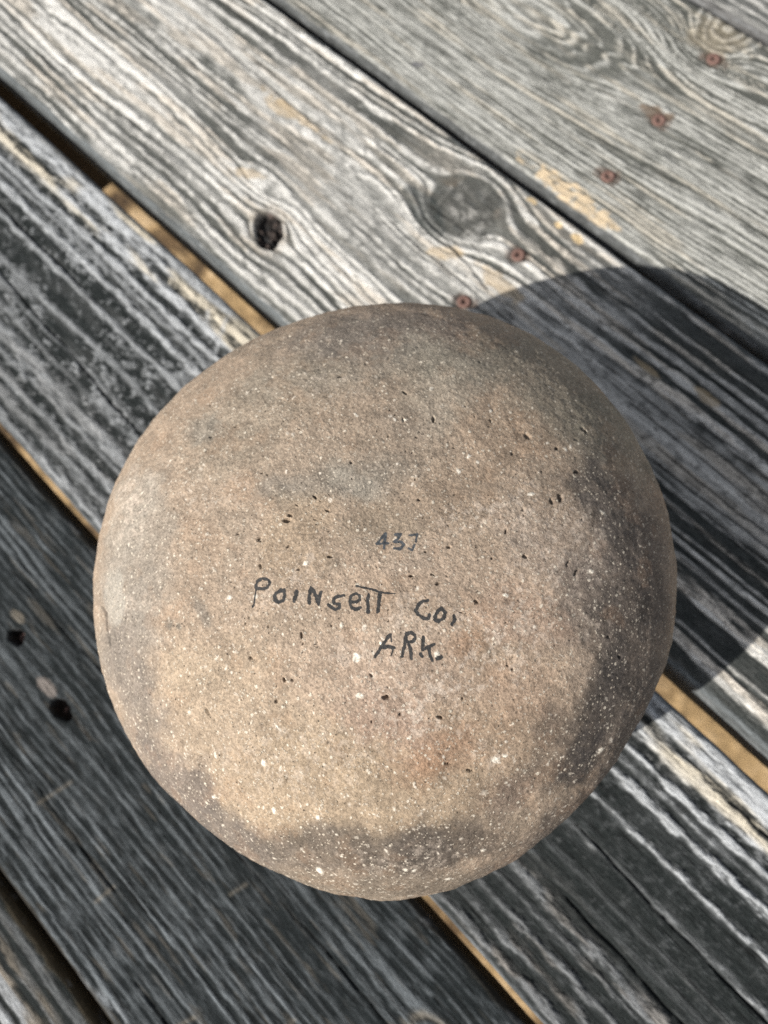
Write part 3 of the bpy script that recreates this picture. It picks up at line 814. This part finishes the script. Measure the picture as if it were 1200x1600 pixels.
# flakes and pits that stand out in the photograph: x, y, half-length px, ratio, rotation, kind
for (px, py, s, el, rot, kind) in [
    (717, 735, 5, .8, .4, 'w'), (733, 712, 4, .6, .2, 'w'), (747, 720, 3, .9, 0, 'w'), (884, 702, 4, .5, .8, 'w'), (891, 698, 4, .5, .5, 'w'), (856, 691, 3, .6, 0, 'w'),
    (941, 801, 7, .3, 1.2, 'w'), (768, 640, 4, .7, 0, 'w'), (674, 606, 4, .7, 0, 'w'), (556, 648, 5, .4, .4, 'w'), (617, 655, 4, .4, .4, 'w'), (632, 655, 5, .5, 1, 'w'),
    (557, 1027, 8, .9, .2, 'w'), (683, 1022, 5, 1, 0, 'w'), (478, 880, 5, .8, 0, 'w'), (359, 934, 6, .8, 0, 'w'), (400, 932, 4, .8, 0, 'w'), (561, 1087, 7, .7, .8, 'w'),
    (775, 1189, 11, .6, .2, 'w'), (790, 1182, 5, .7, .4, 'w'), (939, 1172, 7, .7, .3, 'w'), (413, 1192, 6, .8, 0, 'w'), (429, 1266, 6, .8, 0, 'w'), (497, 1276, 5, .9, 0, 'w'),
    (500, 1358, 7, .7, 0, 'w'), (633, 1358, 5, .8, 0, 'w'), (646, 1360, 5, .8, 0, 'w'), (700, 1376, 5, .8, 0, 'w'), (755, 1330, 5, .7, 0, 'w'), (338, 1180, 6, .4, .5, 'w'),
    (435, 1137, 9, .2, .6, 'w'), (596, 1005, 5, .6, 0, 'w'), (534, 977, 5, .6, 0, 'w'), (830, 772, 6, .5, 0, 'w'), (922, 893, 6, .6, 0, 'w'), (790, 930, 5, .6, 0, 'w'),
    (603, 1090, 10, .45, .7, 'p'), (688, 1122, 7, .5, .4, 'p'), (825, 680, 9, .4, .9, 'p'), (912, 673, 7, .35, .9, 'p'), (875, 778, 10, .45, .8, 'p'), (862, 783, 6, .5, .8, 'p'),
    (820, 870, 6, .6, 0, 'p'), (702, 855, 5, .7, 0, 'p'), (643, 900, 6, .4, .4, 'p'), (449, 814, 9, .6, .2, 'p'), (453, 806, 5, .7, .3, 'p'), (492, 777, 5, .5, 0, 'p'), (405, 843, 5, .6, .5, 'p'),
    (467, 890, 4, .8, 0, 'p'), (408, 846, 3, .8, 0, 'p'), (325, 1112, 9, .35, .7, 'p'), (445, 1062, 6, .5, .5, 'p'), (457, 1063, 4, .6, .5, 'p'), (700, 1195, 7, .2, .5, 'p'), (734, 1205, 9, .25, .4, 'p'),
    (900, 895, 9, .4, .5, 'p'), (886, 882, 7, .35, .8, 'p'), (870, 700, 5, .6, 0, 'p'), (900, 737, 6, .5, 0, 'p'), (632, 612, 6, .4, .5, 'p'), (677, 654, 6, .5, .3, 'p'), (630, 655, 5, .4, .3, 'p')]:
    a, t = arc_ang(px, py)
    p0, J = jac(px, py)
    mm = s / max(1.5, float(np.sqrt(abs(np.linalg.det(J))))) * (0.8 if kind == 'p' else 1.0)
    if kind == 'w':
        def f(w, ix):
            col2[ix] = col2[ix] * (1 - w[..., None]) + np.array([0.60, 0.55, 0.47]) * w[..., None]
            h2[ix] += 0.12 * w
    else:
        def f(w, ix, mm=mm):
            h2[ix] -= w * min(1.2, 1.1 * mm)
            col2[ix] = col2[ix] * (1 - 0.3 * w[..., None])
    stamp(a, t, mm, mm * el, rot * 2, f)

# old chip in the wall on the left, and a hairline crack below it
def seg_dist(P, pts):
    d = np.full(len(P), 1e3, np.float32)
    for (x0, y0), (x1, y1) in zip(pts[:-1], pts[1:]):
        vx, vy = x1 - x0, y1 - y0
        t = np.clip(((P[:, 0] - x0) * vx + (P[:, 1] - y0) * vy) / (vx * vx + vy * vy + 1e-9), 0, 1)
        d = np.minimum(d, np.hypot(P[:, 0] - x0 - t * vx, P[:, 1] - y0 - t * vy))
    return d

col = col2.reshape(-1, 3); hgt = h2.reshape(-1)
XY = np.stack([X, Y], -1)
chip = blot(177, 935, 17, 55, 6, 0.25, 0.15)
col = mix(col, np.array([0.29, 0.27, 0.235]), chip * 0.65)
hgt = hgt - 0.5 * chip
for line, w_, dep in [([(157, 946), (163, 958), (165, 985), (170, 1008)], 0.35, 0.9), ([(228, 1125), (231, 1140), (229, 1152)], 0.2, 0.4)]:
    pts = [bowl_at(*p) for p in line]
    near = outer & (np.abs(X - pts[0][0]) < 60) & (np.abs(Y - pts[0][1]) < 60)
    d = np.full(len(X), 1e3, np.float32); d[near] = seg_dist(XY[near], pts)
    k = np.exp(-(d / w_) ** 2)
    col = mix(col, np.array([0.05, 0.045, 0.04]), k * 0.8); hgt = hgt - dep * k

# ---- hand lettering: strokes in ink, each a run of points on the bowl with a pen half-width
def A_(pts): return [(380 + x / 6.667, 880 + y / 6.667) for x, y in pts]
def B_(pts): return [(550 + x / 6.667, 900 + y / 6.667) for x, y in pts]
def C_(pts): return [(570 + x / 10.91, 820 + y / 10.91) for x, y in pts]
INK = [
    (A_([(135, 255), (135, 235), (155, 190), (205, 162), (262, 172), (283, 208), (262, 250), (215, 272), (155, 268)]), 2.0),
    (A_([(138, 245), (130, 330), (120, 400), (112, 440)]), 1.2), (A_([(112, 438), (104, 450)]), 1.9),
    (A_([(395, 278), (432, 285), (440, 345), (425, 392), (380, 410), (338, 388), (332, 345), (352, 308), (400, 290)]), 2.3),
    (A_([(566, 297), (540, 398)]), 2.7),
    (A_([(690, 415), (694, 330), (708, 252), (745, 300), (772, 380), (788, 425), (800, 360), (812, 300)]), 2.3),
    (A_([(1052, 338), (985, 345), (948, 372), (945, 418), (1005, 425), (1000, 465), (960, 482), (920, 460), (886, 430)]), 2.1),
    ([(551, 941), (557, 941), (562.5, 937), (562, 930.5), (556, 927.5), (549.5, 931), (546.3, 940), (549, 949), (556, 952.8), (563.5, 949.5)], 1.9),
    (B_([(48, 105), (130, 125), (210, 140), (290, 170), (385, 182)]), 1.4), (B_([(385, 182), (455, 184)]), 0.7),
    (B_([(176, 200), (162, 280), (170, 378)]), 2.5), (B_([(292, 185), (268, 370)]), 2.4),
    (B_([(786, 256), (735, 264), (692, 300), (664, 358), (690, 400), (745, 438), (795, 448), (806, 405)]), 2.2),
    (B_([(935, 337), (970, 378), (952, 440), (902, 470), (866, 452), (870, 400), (905, 352), (935, 337)]), 2.5),
    (B_([(1066, 412), (1070, 460), (1043, 508)]), 2.5),
    (B_([(398, 610), (340, 690), (242, 840)]), 2.3), (B_([(310, 745), (380, 735), (432, 748)]), 2.4), (B_([(405, 615), (412, 685)]), 1.1), (B_([(432, 750), (408, 832)]), 0.9),
    (B_([(565, 605), (615, 588), (660, 625), (645, 678), (585, 692), (552, 650), (568, 603)]), 2.4), (B_([(556, 690), (540, 760), (522, 832)]), 2.1), (B_([(590, 708), (612, 775), (616, 860)]), 2.4),
    (B_([(742, 640), (735, 765)]), 2.2), (B_([(716, 818), (728, 838)]), 2.4), (B_([(858, 712), (800, 735), (740, 765)]), 2.0), (B_([(800, 750), (815, 820), (836, 880)]), 2.2),
    (B_([(890, 862), (930, 842)]), 2.9),
]
NUM = [
    (C_([(345, 150), (280, 240), (205, 328), (300, 325), (405, 318)]), 1.7), (C_([(352, 150), (342, 280), (330, 405)]), 1.8),
    (C_([(520, 168), (615, 165), (565, 245), (510, 292), (615, 290), (665, 340), (600, 420), (500, 405)]), 1.8),
    (C_([(755, 182), (830, 178), (900, 165), (880, 230), (868, 300)]), 1.4), (C_([(850, 342), (805, 440), (745, 405)]), 1.5),
]
def ink_field(strokes):
    near = np.zeros(len(X), bool)
    P = np.array([bowl_at(*p) for s, w in strokes for p in s])
    lo, hi = P.min(0) - 4, P.max(0) + 4
    near = outer & (Zz > HW) & (X > lo[0]) & (X < hi[0]) & (Y > lo[1]) & (Y < hi[1])
    d = np.full(len(X), 9.0, np.float32)
    Q = XY[near]
    for s, w in strokes:
        _, J = jac(*s[0])
        mm = w / float(np.sqrt(abs(np.linalg.det(J))))
        d[near] = np.minimum(d[near], seg_dist(Q, [bowl_at(*p) for p in s]) / mm)
    return d
ink_d = ink_field(INK)
num_d = ink_field(NUM)

FX = X + hgt * NRr * np.cos(PH); FY = Y + hgt * NRr * np.sin(PH); FZ = Zz + hgt * NRz
FZ = np.maximum(FZ, 0.3)
me = grid_mesh('clay_bowl', np.stack([FX, FY, FZ], -1) / 1000.0, NR, NS, wrap_v=True, caps=True)
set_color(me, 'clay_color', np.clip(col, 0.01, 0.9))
set_float(me, 'ink', ink_d); set_float(me, 'number_ink', num_d)

CLAY, nt, bs = material('shell_tempered_clay')
at = N(nt, 'ShaderNodeAttribute', attribute_name='clay_color')
ia = N(nt, 'ShaderNodeAttribute', attribute_name='ink')
na = N(nt, 'ShaderNodeAttribute', attribute_name='number_ink')
tc = N(nt, 'ShaderNodeTexCoord')
g1 = N(nt, 'ShaderNodeTexNoise', Scale=1500.0, Detail=4.0, Roughness=0.7)
g2 = N(nt, 'ShaderNodeTexVoronoi', Scale=900.0)
g3 = N(nt, 'ShaderNodeTexNoise', Scale=700.0, Detail=5.0, Roughness=0.7)
for k in (g1, g2, g3): nt.links.new(tc.outputs['Object'], k.inputs['Vector'])
gr = ramp(nt, g1.outputs[0], [(0.28, (0.52, 0.50, 0.48)), (0.5, (1, 1, 1)), (0.72, (1.45, 1.45, 1.45))])
c1 = mixc(nt, 1.0, at.outputs['Color'], gr, 'MULTIPLY')
# finest shell grit, and the pores it has washed out of: two sizes of grain
wob = N(nt, 'ShaderNodeVectorMath', operation='MULTIPLY_ADD')
nt.links.new(g3.outputs['Color'], wob.inputs[0]); wob.inputs[1].default_value = (0.0016, 0.0016, 0.0016)
nt.links.new(tc.outputs['Object'], wob.inputs[2])
dens = N(nt, 'ShaderNodeTexNoise', Scale=38.0, Detail=3.0); nt.links.new(tc.outputs['Object'], dens.inputs['Vector'])
c2 = c1
relief = None
for scale, rad, keep, rgb, k in ((560.0, 0.32, 0.58, (0.56, 0.50, 0.41), 0.8), (1050.0, 0.42, 0.46, (0.47, 0.41, 0.33), 0.75), (900.0, 0.24, 0.80, (0.05, 0.04, 0.033), 0.8)):
    vo = N(nt, 'ShaderNodeTexVoronoi', Scale=scale)
    nt.links.new(wob.outputs[0], vo.inputs['Vector'])
    sel = N(nt, 'ShaderNodeSeparateColor'); nt.links.new(vo.outputs['Color'], sel.inputs[0])
    rr = math_n(nt, 'MULTIPLY', sel.outputs[1], rad)
    ins = N(nt, 'ShaderNodeMapRange'); ins.inputs[1].default_value = -0.06; ins.inputs[2].default_value = 0.06
    nt.links.new(math_n(nt, 'SUBTRACT', rr, vo.outputs['Distance']), ins.inputs[0])
    th_ = math_n(nt, 'ADD', keep - 0.25, math_n(nt, 'MULTIPLY', dens.outputs[0], 0.5))
    on = math_n(nt, 'GREATER_THAN', sel.outputs[0], th_)
    mk = math_n(nt, 'MULTIPLY', math_n(nt, 'MULTIPLY', ins.outputs[0], on), k)
    c2 = mixc(nt, mk, c2, rgb)
    sg = math_n(nt, 'MULTIPLY', mk, -1.2 if rgb[0] < 0.1 else 0.5)
    relief = sg if relief is None else math_n(nt, 'ADD', relief, sg)
# ink breaks up over the grit
def ink_mask(attr, gain, hi):
    d = math_n(nt, 'ADD', attr, math_n(nt, 'MULTIPLY', math_n(nt, 'SUBTRACT', g3.outputs[0], 0.5), 3.0))
    mr = N(nt, 'ShaderNodeMapRange'); mr.inputs[1].default_value = 1.05; mr.inputs[2].default_value = 1.4; mr.inputs[3].default_value = hi; mr.inputs[4].default_value = 0
    nt.links.new(d, mr.inputs[0])
    return mr.outputs[0]
c3 = mixc(nt, ink_mask(ia.outputs['Fac'], 1, 0.94), c2, (0.020, 0.023, 0.026))
c4 = mixc(nt, ink_mask(na.outputs['Fac'], 1, 0.92), c3, (0.035, 0.045, 0.056))
nt.links.new(c4, bs.inputs['Base Color'])
bs.inputs['Roughness'].default_value = 0.75
bs.inputs['Specular IOR Level'].default_value = 0.2
bp = N(nt, 'ShaderNodeBump', Strength=0.8, Distance=0.0005)
hm = math_n(nt, 'ADD', math_n(nt, 'ADD', math_n(nt, 'MULTIPLY', g1.outputs[0], 0.6), g3.outputs[0]), relief)
nt.links.new(hm, bp.inputs['Height']); nt.links.new(bp.outputs[0], bs.inputs['Normal'])

bowl = link('clay_bowl', me, CLAY, None, (BC[0] / 1000, BC[1] / 1000, 0.0))
bowl['label'] = 'upside-down round buff clay bowl with handwritten black ink, standing on weathered boards'
bowl['category'] = 'bowl'
